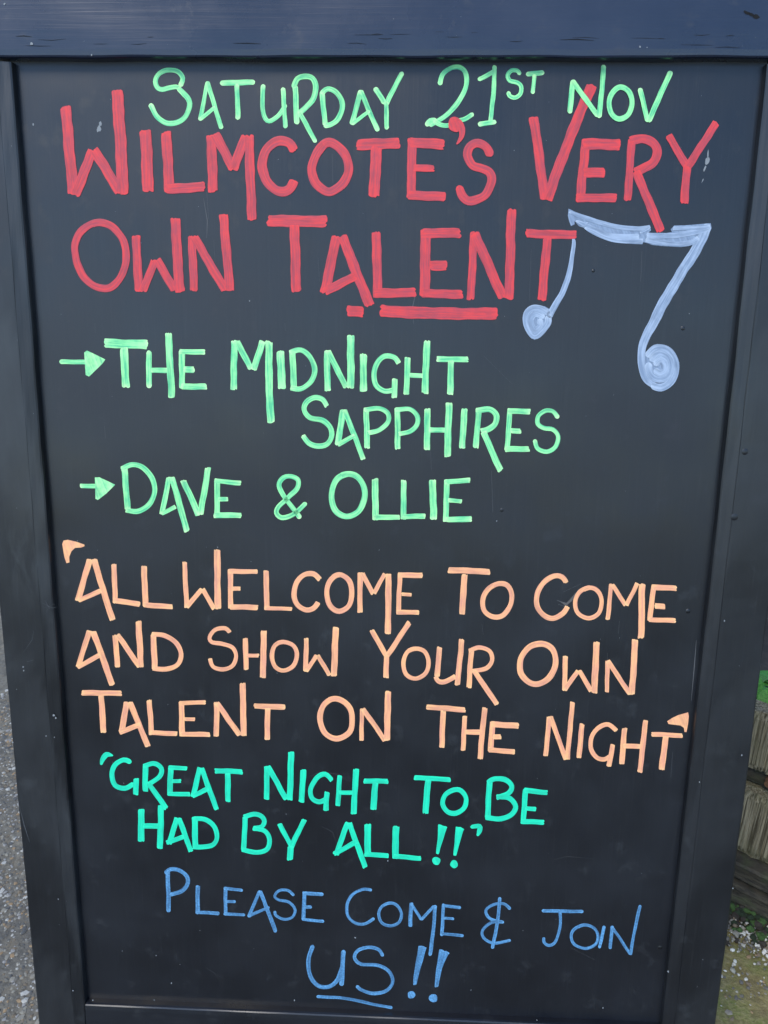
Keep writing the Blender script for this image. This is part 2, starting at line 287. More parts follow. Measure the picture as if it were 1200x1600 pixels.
# ------------------------------------------------------------------ the lettering: marker strokes laid on the panel
REG = {'R1': (0, 0, 3), 'R2': (200, 80, 4), 'R3': (480, 80, 3.75), 'R4': (780, 60, 2.857), 'R5': (80, 300, 3), 'R6': (440, 300, 2.5), 'R7': (800, 300, 3.529), 'R8': (70, 500, 3),
       'S1': (420, 520, 2.5), 'S2': (100, 700, 3), 'S3': (400, 700, 3), 'S4': (70, 820, 3), 'S5': (400, 820, 3), 'S6': (740, 860, 3), 'S7': (90, 960, 3), 'S8': (450, 960, 3),
       'T1': (760, 960, 3.333), 'T2': (100, 1160, 3), 'T3': (450, 1170, 2.667), 'T4': (230, 1340, 3), 'T5': (600, 1340, 2.857), 'P': (0, 0, 1)}
WORDS = r'''
@ mint 0 painted_word|mint green word SATURDAY
R2 q 30 330,215 342,170 315,130 275,118 230,122 188,150 172,190 185,228 215,240 260,230 300,225 325,235
R2 q 32 318,235 345,262 378,300 386,345 362,405 310,445 240,448 180,405 142,335
R2 r 26 498,195 452,428
R2 r 28 498,195 583,480
R2 r 24 455,425 540,352
R2 r 34 585,200 785,194
R2 r 30 680,212 688,420
R2 q 28 845,215 842,330 852,408 882,438 930,412 965,372 985,340
R2 r 28 970,235 984,474
R2 r 34 1046,222 1056,448
R2 q 34 1036,222 1060,172 1110,158 1155,172 1174,225 1155,300 1110,355 1072,388
R2 r 28 1078,390 1170,565
R3 r 30 88,240 105,430
R3 q 30 88,245 120,222 165,238 200,285 206,340 180,400 140,428 105,436
R3 r 30 315,236 262,425
R3 r 28 315,236 412,463
R3 r 22 265,425 362,352
R3 r 30 400,220 452,302
R3 r 28 555,128 464,310
R3 r 26 463,300 467,452
@ mint 0 painted_word|mint green number 21 of the date
R3 q 28 778,192 795,135 845,96 895,94 928,130 930,205 880,305 800,388 720,432
R3 q 30 702,432 722,408 752,408
R3 q 26 745,412 780,432 830,434 880,410 925,398 968,368
R3 r 26 1006,165 1095,118
R3 r 26 1097,90 1092,230 1075,408
R3 r 28 1008,428 1100,413
@ mint 0 painted_word|small raised mint green letters ST after the date
R4 q 19 92,158 80,143 55,143 38,165 48,190 80,198 98,215 95,248 72,265 48,258 40,242
R4 r 22 125,160 195,152
R4 r 18 158,165 150,243
@ mint 3 painted_word|mint green word NOV
R4 r 23 328,192 314,330
R4 r 23 328,192 438,345
R4 r 22 464,125 458,230 445,350
R4 c 23 540,218 578,238 592,290 575,342 533,360 500,335 490,285 508,238
R4 r 22 628,228 662,368
R4 r 24 762,152 668,368
@ red 1 painted_word|large red word WILMCOTE'S
R1 l 50 308,498 345,912
R1 l 46 352,918 435,705
R1 l 46 440,702 566,905
R1 l 54 550,422 566,670 578,912
R1 l 54 683,608 695,900
R1 l 48 780,616 795,905
R1 l 46 775,886 962,876
R1 l 46 990,632 1000,902
R1 l 44 1008,626 1096,796
R1 l 44 1152,638 1094,796
R2 l 58 758,524 765,780 776,1058
R2 s 58 1040,625 1010,575 955,560 895,585 855,640 840,720 862,800 910,860 965,880 1010,860 1040,806
R3 c 52 125,535 62,590 28,685 50,770 130,825 210,775 243,690 212,590
R3 l 64 288,548 545,540
R3 l 64 407,560 392,855
R3 l 52 615,510 608,865
R3 l 60 600,535 804,548
R3 l 40 622,685 745,688
R3 l 54 590,842 812,855
R3 q 50 1072,605 1045,560 1000,540 955,560 938,610 965,668 1020,686 1070,712 1080,765 1040,845 960,878 915,855 890,800
@ red 3 painted_apostrophe|red apostrophe over the mint date
R3 d 44 868,430
R3 q 40 888,420 905,455,40 905,500,30 880,540,14
@ red 1 painted_word|large red word VERY
R4 l 42 153,350 205,722
R4 l 46 415,208 325,420 212,722
R4 l 40 388,450 360,728
R4 l 50 368,472 542,475
R4 l 44 376,598 472,600
R4 l 38 342,712 525,712
R4 l 34 592,450 572,725
R4 s 40 580,460 640,447 688,468 704,510 680,560 605,598
R4 l 40 610,592 722,864
R4 l 34 755,432 840,578
R4 l 34 970,375 835,582
R4 l 36 838,572 825,738
@ red 1 painted_word|large red word OWN
R5 c 34 225,143 160,168 120,220 112,290 145,385 205,440 270,450 325,402 352,320 338,230 290,165
R5 l 40 398,202 412,468
R5 l 38 428,466 490,318
R5 l 38 496,316 580,462
R5 l 46 582,122 592,300 604,470
R5 l 38 660,205 670,465
R5 l 40 668,208 818,462
R5 l 42 808,105 838,465
@ red 1 painted_word|large red word TALENT with underline
R6 l 45 -57,113 178,115
R6 l 38 50,128 58,390
R6 l 38 215,172 168,395
R6 l 38 235,170 345,445
R6 l 34 165,390 290,328
R6 l 36 370,155 376,412
R6 l 36 362,396 525,392
R6 l 40 562,148 560,408
R6 l 38 545,162 700,160
R6 l 38 578,288 648,288
R6 l 34 545,396 708,400
R6 l 30 752,155 738,422
R6 l 38 752,160 865,414
R6 l 36 898,66 888,420
R6 l 34 952,162 1152,168
R6 l 34 1038,178 1016,425
R6 l 42 255,464 322,468
R6 l 46 383,464 600,474 843,475
@ mint 0 painted_arrow|mint green arrow before THE
R8 r 22 75,195 200,197
R8 p 0 185,152 198,143 240,163 284,185 270,205 208,265 192,258
@ mint 0 painted_word|mint green word THE
R8 l 42 278,108 484,115
R8 l 36 372,128 380,318
R8 r 26 488,150 490,312
R8 l 24 498,235 578,235
R8 l 32 580,60 595,365
R8 l 28 642,142 645,322
R8 l 24 630,148 752,150
R8 l 30 650,232 702,233
R8 l 28 640,312 760,312
@ mint 0 painted_word|mint green word MIDNIGHT
R8 l 30 888,95 886,328
R8 l 28 900,98 968,230
R8 l 30 1022,98 978,234
R8 l 34 1050,98 1052,300 1060,482
S1 l 30 45,70 52,220
S1 l 24 92,68 98,218
S1 s 20 82,78 125,68 162,95 180,145 165,190 125,218 85,215
S1 l 24 228,68 230,228
S1 l 22 232,70 302,215
S1 l 28 320,8 320,218
S1 l 27 370,82 370,230
S1 s 20 508,120 490,95 455,90 425,115 412,160 420,205 452,228 490,222
S1 l 22 492,178 490,255
S1 l 22 542,95 538,242
S1 l 18 548,165 605,168
S1 l 26 618,30 610,238
S1 l 22 655,102 780,104
S1 l 24 712,108 708,242
@ mint 0 painted_word|mint green word SAPPHIRES
S1 s 20 228,288 210,260 180,252 148,270 138,300 160,330 210,342 240,370 245,405 225,435 190,443 155,430 132,400
S1 l 24 292,300 268,440
S1 l 20 295,300 370,495
S1 l 18 268,438 335,400
S1 l 22 380,296 385,452
S1 s 18 372,302 430,295 465,315 466,350 430,380 388,390
S1 l 22 503,292 503,455
S1 s 18 495,300 550,298 580,325 578,360 550,385 508,395
S1 l 24 620,295 618,458
S1 l 20 625,378 695,380
S1 l 26 704,272 698,485
S1 l 24 765,295 755,452
S1 l 22 820,298 808,450
S1 s 22 808,305 860,298 888,320 885,355 860,376 828,384
S1 l 24 838,385 905,540
S1 l 20 943,296 930,460
S1 l 22 933,304 1022,308
S1 l 20 945,382 985,385
S1 l 22 922,455 1018,453
S1 q 17 1128,330 1110,308 1080,305 1052,325 1050,355 1075,372 1110,378 1130,405 1120,445 1085,465 1050,452 1040,420
@ mint 0 painted_arrow|mint green arrow before DAVE
S2 l 20 75,177 160,178
S2 p 0 145,138 166,137 205,155 240,172 200,212 160,243 148,238
@ mint 0 painted_word|mint green word DAVE
S2 l 28 285,95 298,290
S2 s 24 268,100 320,78 372,94 412,140 426,200 405,258 350,296 290,290
S2 l 24 492,135 460,312
S2 l 28 505,135 578,392
S2 l 20 455,308 525,275
S2 l 28 558,150 632,316
S2 l 28 676,90 640,312
S2 l 26 718,145 718,322
S2 l 22 705,152 830,165
S2 l 20 722,240 770,240
S2 l 26 702,315 832,315
@ mint 0 painted_ampersand|mint green ampersand between DAVE and OLLIE
S3 q 22 205,325 165,270 125,215 108,172 130,138 165,132 198,150 192,190 150,232 105,275 96,305 120,326 160,318 200,290 232,260
@ mint 0 painted_word|mint green word OLLIE
S3 c 27 430,122 385,140 358,190 356,250 380,300 425,320 480,298 508,240 505,180 475,135
S3 l 30 558,142 560,338
S3 l 24 550,325 675,325
S3 l 26 692,150 692,335
S3 l 24 685,322 795,318
S3 l 32 828,148 832,335
S3 l 26 895,148 890,345
S3 l 24 885,158 1005,152
S3 l 20 900,245 965,250
S3 l 26 890,335 1012,332
@ peach 0 painted_quote_mark|peach opening quote mark at the left edge
S4 p 0 82,90 88,74 108,70 150,80 186,93 186,100 172,106 142,108 125,124 115,150 116,176 102,180 92,150
@ peach 0 painted_word|peach word ALL
S4 l 28 212,160 155,358
S4 l 28 230,160 318,448
S4 l 22 158,354 266,308
S4 l 24 325,183 330,368
S4 l 25 325,355 448,372
S4 l 27 466,192 472,385
S4 l 24 462,374 600,384
@ peach 0 painted_word|peach word WELCOME
S4 l 22 656,172 665,388
S4 l 22 665,386 738,300
S4 l 22 738,300 795,394
S4 l 30 808,115 812,395
S4 l 24 870,208 872,392
S4 l 22 862,217 998,220
S4 l 20 878,300 918,300
S4 l 25 865,385 1000,387
S4 l 25 1038,213 1040,398
S4 l 18 1030,390 1160,393
S5 s 24 300,258 270,230 225,235 190,270 178,325 195,375 235,398 270,390 292,362
S5 c 24 390,233 348,260 332,320 350,380 390,405 435,380 450,315 435,260
S5 l 24 488,222 488,412
S5 l 22 496,225 550,324
S5 l 20 605,228 552,322
S5 l 28 622,228 618,512
S5 l 22 675,225 668,418
S5 l 25 665,235 782,237
S5 l 16 682,325 730,327
S5 l 22 658,408 765,410
@ peach 0 painted_word|peach word TO
S5 l 28 900,212 1098,220
S5 l 28 978,230 966,420
S6 c 23 122,155 75,175 45,220 48,280 90,310 135,305 170,260 180,205 160,165
@ peach 0 painted_word|peach word COME
S6 s 24 435,152 415,124 380,118 335,145 300,200 298,260 330,305 375,318 420,295 442,262
S6 c 20 545,174 498,195 475,240 490,295 540,318 585,295 600,240 582,192
S6 l 20 645,156 628,325
S6 l 20 650,158 712,258
S6 l 20 768,152 715,258
S6 l 30 790,155 785,412
S6 l 24 845,160 825,332
S6 l 26 835,172 952,178
S6 l 26 848,260 898,262
S6 l 22 818,325 948,328
@ peach 0 painted_word|peach word AND
S7 l 25 150,75 96,250
S7 l 28 166,78 258,332
S7 l 22 92,248 200,188
S7 l 25 270,95 282,248
S7 l 25 280,95 385,245
S7 l 28 380,30 390,248
S7 l 27 450,92 455,255
S7 s 22 440,95 500,98 555,132 580,185 563,235 510,256 445,250
@ peach 0 painted_word|peach word SHOW
S7 s 19 808,85 785,65 740,72 712,105 722,130 770,138 820,155 838,195 820,240 775,258 730,245 715,205
S7 l 24 880,110 885,260
S7 l 18 880,192 945,192
S7 l 28 968,75 962,298
S7 c 20 1060,128 1018,145 1005,195 1020,245 1060,262 1105,240 1122,190 1105,145
S8 l 22 86,110 82,268
S8 l 20 85,266 135,190
S8 l 20 138,190 195,286
S8 l 29 225,58 215,290
@ peach 0 painted_word|peach word YOUR
S8 l 23 392,72 462,195
S8 l 24 570,35 464,195
S8 l 25 462,190 460,298
S8 c 20 600,160 560,175 540,225 555,280 600,300 645,275 660,225 642,175
S8 l 25 710,152 700,292
S8 s 22 692,288 705,312 735,316 785,290
S8 l 25 815,115 793,332
S8 l 24 860,165 848,345
S8 s 20 848,172 895,155 945,172 958,215 930,252 865,265
S8 l 24 870,262 982,422
@ peach 0 painted_word|second peach word OWN, lower half of the board
T1 c 30 290,152 225,170 180,230 178,300 215,350 270,362 330,325 360,250 345,182
T1 l 26 411,215 408,398
T1 l 24 408,392 478,292
T1 l 24 482,290 545,400
T1 l 33 573,142 562,410
T1 l 22 630,238 628,405
T1 l 25 632,240 748,416
T1 l 32 775,128 757,418
@ peach 0 painted_word|peach word TALENT, lower half of the board
S7 l 25 112,367 302,370
S7 l 27 205,378 215,555
S7 l 28 325,410 300,555
S7 l 26 338,410 425,620
S7 l 24 290,554 390,515
S7 l 24 430,400 440,564
S7 l 22 432,552 562,560
S7 l 26 580,408 585,570
S7 l 20 570,415 695,412
S7 l 17 595,490 645,492
S7 l 22 575,560 715,563
S7 l 25 745,410 745,572
S7 l 25 745,414 855,566
S7 l 28 868,320 872,570
S7 l 25 920,428 1068,434
S7 l 25 985,438 982,588
@ peach 0 painted_word|peach word ON
S8 c 26 225,395 170,420 150,480 170,550 225,582 285,555 302,490 285,430
S8 l 20 348,440 344,592
S8 l 23 350,442 455,590
S8 l 29 470,358 463,592
@ peach 0 painted_word|peach word THE
S8 l 25 648,433 832,448
S8 l 25 728,450 720,625
S8 l 22 830,475 820,638
S8 l 24 830,550 908,552
S8 l 25 922,435 900,678
S8 l 26 960,500 948,645
S8 l 28 950,515 1082,522
S8 l 24 960,572 1000,573
S8 l 24 938,634 1064,645
@ peach 0 painted_word|peach word NIGHT
T1 l 25 328,530 308,738
T1 l 25 332,530 415,756
T1 l 25 448,455 422,756
T1 l 26 498,568 482,748
T1 s 23 678,605 635,572 585,590 548,640 545,700 575,745 615,755 648,735
T1 l 25 658,675 638,792
T1 l 28 720,590 705,780
T1 l 25 712,685 802,685
T1 l 27 830,550 798,822
T1 l 24 858,624 1022,630
T1 l 31 935,632 912,810
@ peach 0 painted_quote_mark|peach closing quote mark at the right edge
T1 p 0 942,556 970,538 1000,524 1050,510 1054,530 1050,570 1042,612 1032,612 1028,590 1010,578 948,570
@ teal 0 painted_quote_mark|small teal opening quote mark
T2 q 20 174,100,14 182,75,22 200,56,26 225,60,12
@ teal 0 painted_word|teal word GREAT
T2 q 23 310,92 280,82 240,105 224,150 240,200 285,216 325,195
T2 l 25 338,168 337,246
T2 l 26 383,105 381,230
T2 s 22 370,112 420,98 456,122 448,160 395,196
T2 l 24 396,192 482,310
T2 l 26 500,115 498,248
T2 l 20 490,118 578,121
T2 l 18 505,180 550,180
T2 l 20 488,240 592,242
T2 l 24 638,116 604,256
T2 l 24 645,118 716,315
T2 l 22 600,252 678,215
T2 l 24 706,132 838,138
T2 l 25 768,142 768,278
@ teal 0 painted_word|teal word NIGHT
T2 l 25 950,110 950,268
T2 l 25 955,112 1043,266
T2 l 28 1065,42 1058,270
T3 l 24 65,85 55,224
T3 s 20 184,132 155,105 120,120 95,165 100,205 130,220 160,208
T3 l 22 163,178 157,258
T3 l 20 215,110 208,238
T3 l 18 212,182 278,182
T3 l 24 285,82 273,272
T3 l 21 315,133 418,136
T3 l 25 365,138 355,254
@ teal 0 painted_word|teal word TO
T3 l 20 525,120 678,128
T3 l 25 585,128 572,270
T3 c 20 695,170 658,190 645,230 665,262 700,268 735,245 742,205 722,175
@ teal 0 painted_word|teal word BE
T3 l 23 840,135 832,290
T3 s 21 830,142 860,125 905,128 932,155 918,185 868,202
T3 s 21 868,200 920,205 950,240 930,275 880,292 822,284
T3 l 22 990,165 980,312
T3 l 21 984,172 1082,182
T3 l 18 988,246 1034,251
T3 l 21 970,302 1068,306
@ teal 0 painted_word|teal word HAD
T2 l 30 362,312 362,465
T2 l 25 370,392 445,392
T2 l 28 455,292 450,498
T2 l 25 530,352 492,475
T2 l 24 538,352 595,512
T2 l 22 480,470 562,440
T2 l 27 612,350 616,492
T2 s 22 605,358 660,360 705,395 718,445 698,480 650,490 603,488
@ teal 0 painted_word|teal word BY
T2 l 24 850,345 842,505
T2 s 22 840,350 890,336 925,346 938,370 925,395 885,404
T2 s 22 885,402 940,415 963,455 953,500 900,516 832,500
T2 l 22 1010,380 1068,492
T2 l 24 1128,360 1064,492
T2 l 28 1064,485 1060,552
@ teal 0 painted_word|teal word ALL
T3 l 22 250,305 200,442
T3 l 22 255,308 322,495
T3 l 20 190,438 288,385
T3 l 27 332,312 332,445
T3 l 20 318,438 420,446
T3 l 27 450,320 448,458
T3 l 20 440,447 555,456
@ teal 0 painted_exclamation_mark|first of two teal exclamation marks
T3 l 20 645,318,38 635,370,24 622,438,13
T3 d 17 618,467
@ teal 0 painted_exclamation_mark|second of two teal exclamation marks
T3 l 20 718,326,38 708,375,24 695,445,13
T3 d 16 692,480
@ teal 0 painted_quote_mark|small teal closing quote mark
T3 q 17 765,325,16 798,322,20 798,340,20 790,358,12
@ blue 0 painted_word|blue word PLEASE
T4 r 20 97,68 100,250
T4 q 19 88,72 110,54 150,58 185,85 190,120 165,155 110,172
T4 l 20 237,130 238,264
T4 r 16 234,256 335,261
T4 l 17 368,138 368,268
T4 r 14 362,143 445,152
T4 r 14 370,205 412,207
T4 r 14 362,263 455,268
T4 r 16 527,158 477,275
T4 r 18 530,158 602,345
T4 r 14 480,272 570,232
T4 q 13 686,175 660,152 620,152 598,178 615,196 665,208 694,242 680,278 640,288 604,270 600,252
T4 l 18 738,158 732,292
T4 r 17 735,166 822,172
T4 r 16 740,230 768,231
T4 r 14 730,288 826,299
@ blue 0 painted_word|blue word COME
T4 q 14 1050,152 1010,148 965,170 938,215 940,270 975,305 1020,310 1062,285
T4 c 14 1138,213 1100,230 1085,265 1100,305 1140,320 1180,305 1192,265 1172,225
T5 l 17 122,200 117,308
T5 r 13 124,207 165,275
T5 r 13 222,217 168,275
T5 r 16 228,215 222,310 205,433
T5 r 15 265,208 258,345
T5 r 14 264,212 340,223
T5 r 12 268,270 310,272
T5 r 13 254,338 352,348
@ blue 0 painted_ampersand|blue ampersand crossed by an upright stroke
T5 q 13 562,228 535,206 490,210 454,235 472,272 532,288
T5 q 13 532,288 480,290 440,322 445,358 490,382 562,368
T5 r 15 518,180 505,290 485,402
@ blue 0 painted_word|blue word JOIN
T5 r 15 708,236 886,241
T5 q 13 786,245 785,310 765,375 735,392 714,378 712,358
T5 c 13 895,300 850,318 835,350 850,388 900,405 945,385 955,350 937,315
T5 r 14 982,307 962,400
T5 r 15 1018,307 1010,403
T5 r 13 1020,312 1097,428
T5 r 14 1142,214 1122,310 1100,430
@ blue 0 painted_word|blue word US with underline
T4 q 19 775,414 757,480 763,550 800,600 850,605 890,575 915,510
T4 r 21 920,438 912,595
T4 q 16 1104,458 1085,430 1040,420 990,435 972,468 1000,498 1080,505 1135,535 1150,585 1120,625 1060,636 1005,620 984,602
T4 r 14 798,650 930,660 1050,685 1146,702
@ blue 0 painted_exclamation_mark|first of two blue exclamation marks
T5 l 20 172,394,36 155,470,28 137,568,15
T5 d 17 122,612
@ blue 0 painted_exclamation_mark|second of two blue exclamation marks
T5 l 20 270,413,48 250,480,28 234,578,16
T5 d 19 220,627
'''
NOTE = r'''
@ wash 0 painted_music_note|pale blue pair of joined music notes: beam
R7 p 0 312,92 345,108 400,130 450,150 520,170 600,184 700,190 735,186 760,182 766,212 748,226 800,225 850,226 882,222 875,206 895,185 950,184 1000,180 1095,172 1100,200 1085,232 1070,262 1020,284 975,298 930,304 830,298 775,292 725,276 718,288 660,286 600,282 520,265 440,230 400,198 370,190 345,160 345,178 325,188 315,160 308,130
@ pale 1 stem|
R7 q 18 338,255,14 342,280,20 335,330,22 318,430,28 285,540,32 240,620,34 205,685,36
@ wash 0 note_head|
R7 p 0 120,625 180,630 205,645 222,680 215,720 190,765 165,790 125,815 105,805 85,780 62,725 60,690 68,660 88,638
@ pale 1 stem|
R7 q 50 1078,190,46 1030,290,58 930,450,56 830,620,58 765,745,52 722,840,44 712,930,40 725,1000,40 755,1048,38 800,1075,32
@ wash 0 note_head|
R7 p 0 800,838 840,842 870,858 900,895 922,940 918,990 900,1040 860,1085 820,1092 780,1085 755,1070 780,1055 830,1055 780,1042 748,1015 732,975 726,920 738,885 760,858
@ pale 1 pen_stroke|
R7 s 26 316,108,14 350,122,22 400,142 480,168 580,192 680,202 758,196
R7 s 30 352,160,12 400,180,24 450,205 520,232 600,248 700,245
R7 s 24 400,196,12 440,218 520,253 600,270 722,270
R7 s 30 742,238 800,243 900,240 1000,222 1085,198
R7 s 28 735,264 800,276 900,286 980,280 1030,255
R7 s 22 885,202 950,200 1040,195 1092,186
R7 s 10 705,226 735,212 762,192
R7 s 9 395,196 410,180 414,166
@ pale 1 pen_stroke|
R7 q 36 196,668 160,645 115,640 82,670 76,720 95,765 125,795 165,765 198,720 196,690
R7 q 34 170,690 130,672 102,700 108,740 128,765 158,735 150,708
@ pale 2 pen_stroke|
R7 q 40 748,900 790,860 850,868 895,920 900,990 870,1050 820,1078 775,1070
R7 q 40 770,925 810,890 860,915 875,970 850,1020 800,1030 762,1000 752,950
R7 q 36 790,950 820,925 845,950 842,985 815,1000 790,985
'''
def catmull(P, closed):
    out = []; n = len(P)
    segs = n if closed else n - 1
    for i in range(segs):
        g = lambda k: P[k % n] if closed else P[max(0, min(n - 1, k))]
        p0, p1, p2, p3 = (np.array(g(i + d)) for d in (-1, 0, 1, 2))
        m = max(3, int(np.hypot(*(p2 - p1)[:2]) / 3))
        for k in range(m):
            t = k / m
            out.append(.5 * ((2 * p1) + (-p0 + p2) * t + (2 * p0 - 5 * p1 + 4 * p2 - p3) * t * t + (-p0 + 3 * p1 - 3 * p2 + p3) * t ** 3))
    if not closed: out.append(np.array(P[-1]))
    return np.array(out)
COLS = 9
def ribbon(P, closed, rnd_ends, zl, acc):
    """one pen stroke: centre line in picture pixels with width -> strip on the panel"""
    if len(P) == 2 or not closed and not isinstance(P, np.ndarray):
        P = np.array(P, float)
        o = []
        for i in range(len(P) - 1):
            m = max(2, int(np.hypot(*(P[i + 1] - P[i])[:2]) / 4))
            o += [P[i] + (P[i + 1] - P[i]) * k / m for k in range(m)]
        P = np.array(o + [P[-1]])
    P = np.array(P, float)
    if closed:                                            # a closed round is drawn once round with a small overlap at the start
        P = np.vstack([P, P[:4]])
    # gentle hand wobble
    n = len(P)
    d = np.gradient(P[:, :2], axis=0); L = np.hypot(d[:, 0], d[:, 1]) + 1e-6
    nx, ny = -d[:, 1] / L, d[:, 0] / L
    s = np.concatenate([[0], np.cumsum(np.hypot(*np.diff(P[:, :2], axis=0).T))])
    ph = nr.random(6) * 6.28
    wob = .22 * np.sin(s / 17 + ph[0]) + .13 * np.sin(s / 6 + ph[1])
    wl = 1 + .045 * np.sin(s / 9 + ph[2]) + .03 * np.sin(s / 3.7 + ph[3]); wr = 1 + .045 * np.sin(s / 10 + ph[4]) + .03 * np.sin(s / 4.1 + ph[5])
    X = P[:, 0] + nx * wob; Y = P[:, 1] + ny * wob; W = P[:, 2]
    us = np.array([-1, -.93, -.6, -.3, 0, .3, .6, .93, 1])
    wid = W.mean()
    if rnd_ends:
        e0 = e1 = np.sqrt(np.maximum(0, 1 - us ** 2)) * .5 * wid - .22 * wid
        e0 = e0 + nr.normal(0, .02 * wid, COLS); e1 = e1 + nr.normal(0, .02 * wid, COLS)
    else:                                                 # chisel tip: nearly square with ragged prongs
        def rag():
            r = nr.normal(0, .028 * wid, COLS)
            j = nr.integers(2, COLS - 2); r[j] -= wid * nr.uniform(.0, .16)
            r[0] -= .20 * wid; r[-1] -= .20 * wid; r[1] -= .09 * wid; r[-2] -= .09 * wid; r[2] -= .02 * wid
            return r + nr.uniform(-.1, .1) * wid * us
        e0, e1 = rag(), rag()
    base = len(acc['v']); seed = nr.random() * 4000
    tot = s[-1]
    for i in range(n):
        k0 = math.exp(-s[i] / (.45 * wid)) if not closed else 0; k1 = math.exp(-(tot - s[i]) / (.45 * wid)) if not closed else 0
        tx, ty = d[i] / L[i]
        for j, u in enumerate(us):
            half = W[i] / 2 * (wr[i] if u > 0 else wl[i])
            # slide the last rows to make the shape of the tip
            sh = 0
            if not closed:
                if s[i] < .5 * wid: sh = -e0[j] * (1 - s[i] / (.5 * wid + 1e-6))
                if tot - s[i] < .5 * wid: sh = e1[j] * (1 - (tot - s[i]) / (.5 * wid + 1e-6))
            px, py = X[i] + nx[i] * u * half + tx * sh, Y[i] + ny[i] * u * half + ty * sh
            bx, by = onboard(px, py)
            z = zl if abs(u) < .99 else zl - .00006
            if closed and i >= n - 8: z += .00001 * (i - n + 9)
            acc['v'].append((bx, by, z))
            acc['uv'].append((seed + u * half, seed * .7 + s[i]))
            acc['p'].append(min(1, max(k0, k1) * .9 + (.12 if abs(u) > .8 else 0)))
    for i in range(n - 1):
        for j in range(COLS - 1):
            q = base + i * COLS + j
            acc['f'].append((q, q + COLS, q + COLS + 1, q + 1))
def filled(P, zl, acc):
    cx, cy = P[:, 0].mean(), P[:, 1].mean()
    n = len(P); base = len(acc['v']); seed = nr.random() * 4000
    bm_pts = [onboard(x, y) for x, y in P[:, :2]]
    import mathutils.geometry as mg
    for (bx, by), (x, y) in zip(bm_pts, P[:, :2]):
        acc['v'].append((bx, by, zl)); acc['uv'].append((seed + (x - cx) * .8 - (y - cy) * .3, seed + (y - cy) + .3 * (x - cx))); acc['p'].append(.35)
    for t in mg.tessellate_polygon([[Vector((p[0], p[1], 0)) for p in bm_pts]]):
        A, Bq, C = (Vector(bm_pts[k]) for k in t)
        s = (Bq - A).cross(C - A)
        acc['f'].append(tuple(base + k for k in (t if s > 0 else t[::-1])))
    # rim going down to the panel
    b2 = len(acc['v'])
    for i in range(n):
        bx, by = bm_pts[i]; acc['v'].append((bx, by, zl - .0002)); acc['uv'].append(acc['uv'][base + i]); acc['p'].append(.35)
    area = sum(bm_pts[i][0] * bm_pts[(i + 1) % n][1] - bm_pts[(i + 1) % n][0] * bm_pts[i][1] for i in range(n))
    for i in range(n):
        k = (i + 1) % n; f = (base + i, b2 + i, b2 + k, base + k)
        acc['f'].append(f if area > 0 else f[::-1])
def build_words(text):
    made = []; acc = None; head = None
    def flush():
        if not acc: return
        o = mesh(head[2], acc['v'], acc['f'], INK[head[0]], None, False)
        me = o.data
        uvl = me.uv_layers.new(name='stroke')
        idx = np.zeros(len(me.loops), dtype=int); me.loops.foreach_get('vertex_index', idx)
        uvl.data.foreach_set('uv', np.array(acc['uv'])[idx].ravel())
        at = me.attributes.new('pool', 'FLOAT', 'POINT'); at.data.foreach_set('value', acc['p'])
        nrm = me.polygons[0].normal
        fl = [p for p in me.polygons if p.normal.z < -.2]
        if fl:
            bm = bmesh.new(); bm.from_mesh(me); bm.faces.ensure_lookup_table()
            bmesh.ops.reverse_faces(bm, faces=[f for f in bm.faces if f.normal.z < 0]); bm.to_mesh(me); bm.free()
        if head[3]: o['label'] = head[3]
        made.append((o, head))
    k = 0
    for ln in text.strip().splitlines():
        if ln[0] == '@':
            flush()
            _, ink, lay, rest = ln.split(' ', 3); nm, lab = rest.split('|')
            head = (ink, int(lay), nm, lab); acc = dict(v=[], f=[], uv=[], p=[]); k = 0
            continue
        reg, kind, wd, pts = ln.split(' ', 3)
        ox, oy, sc = REG[reg]; P = []
        for t in pts.split():
            q = [float(v) for v in t.split(',')]
            P.append((ox + q[0] / sc, oy + q[1] / sc, (q[2] if len(q) > 2 else float(wd)) / sc))
        zl = .00022 + head[1] * .00022 + k * .000012; k += 1
        if kind == 'p': filled(catmull([p[:2] for p in P], True) if False else np.array(P), zl, acc)
        elif kind == 'd':
            x, y, _ = P[0]; r = float(wd) / sc
            filled(np.array([(x + r * (1 + .08 * math.sin(3 * a_ + x)) * math.cos(a_), y + r * (1 + .08 * math.sin(2 * a_ + y)) * math.sin(a_), 0) for a_ in np.linspace(0, 2 * math.pi, 22, endpoint=False)]), zl, acc)
        elif kind == 'c': ribbon(catmull(P, True), True, False, zl, acc)
        elif kind in 'sq': ribbon(catmull(P, False), False, kind == 'q', zl, acc)
        elif len(P) > 2: ribbon(catmull(P, False), False, kind == 'r', zl, acc)
        else: ribbon(P, False, kind == 'r', zl, acc)
    flush()
    return made
def attach(o, p):
    o.parent = p; o.matrix_parent_inverse = p.matrix_world.inverted(); o.matrix_world = B
for o, h in build_words(WORDS): attach(o, panel)
fin()
notes = build_words(NOTE)
attach(notes[0][0], board); fin()
for o, h in notes[1:]: attach(o, notes[0][0])
notes[0][0]['label'] = 'pale blue joined music notes beside TALENT'

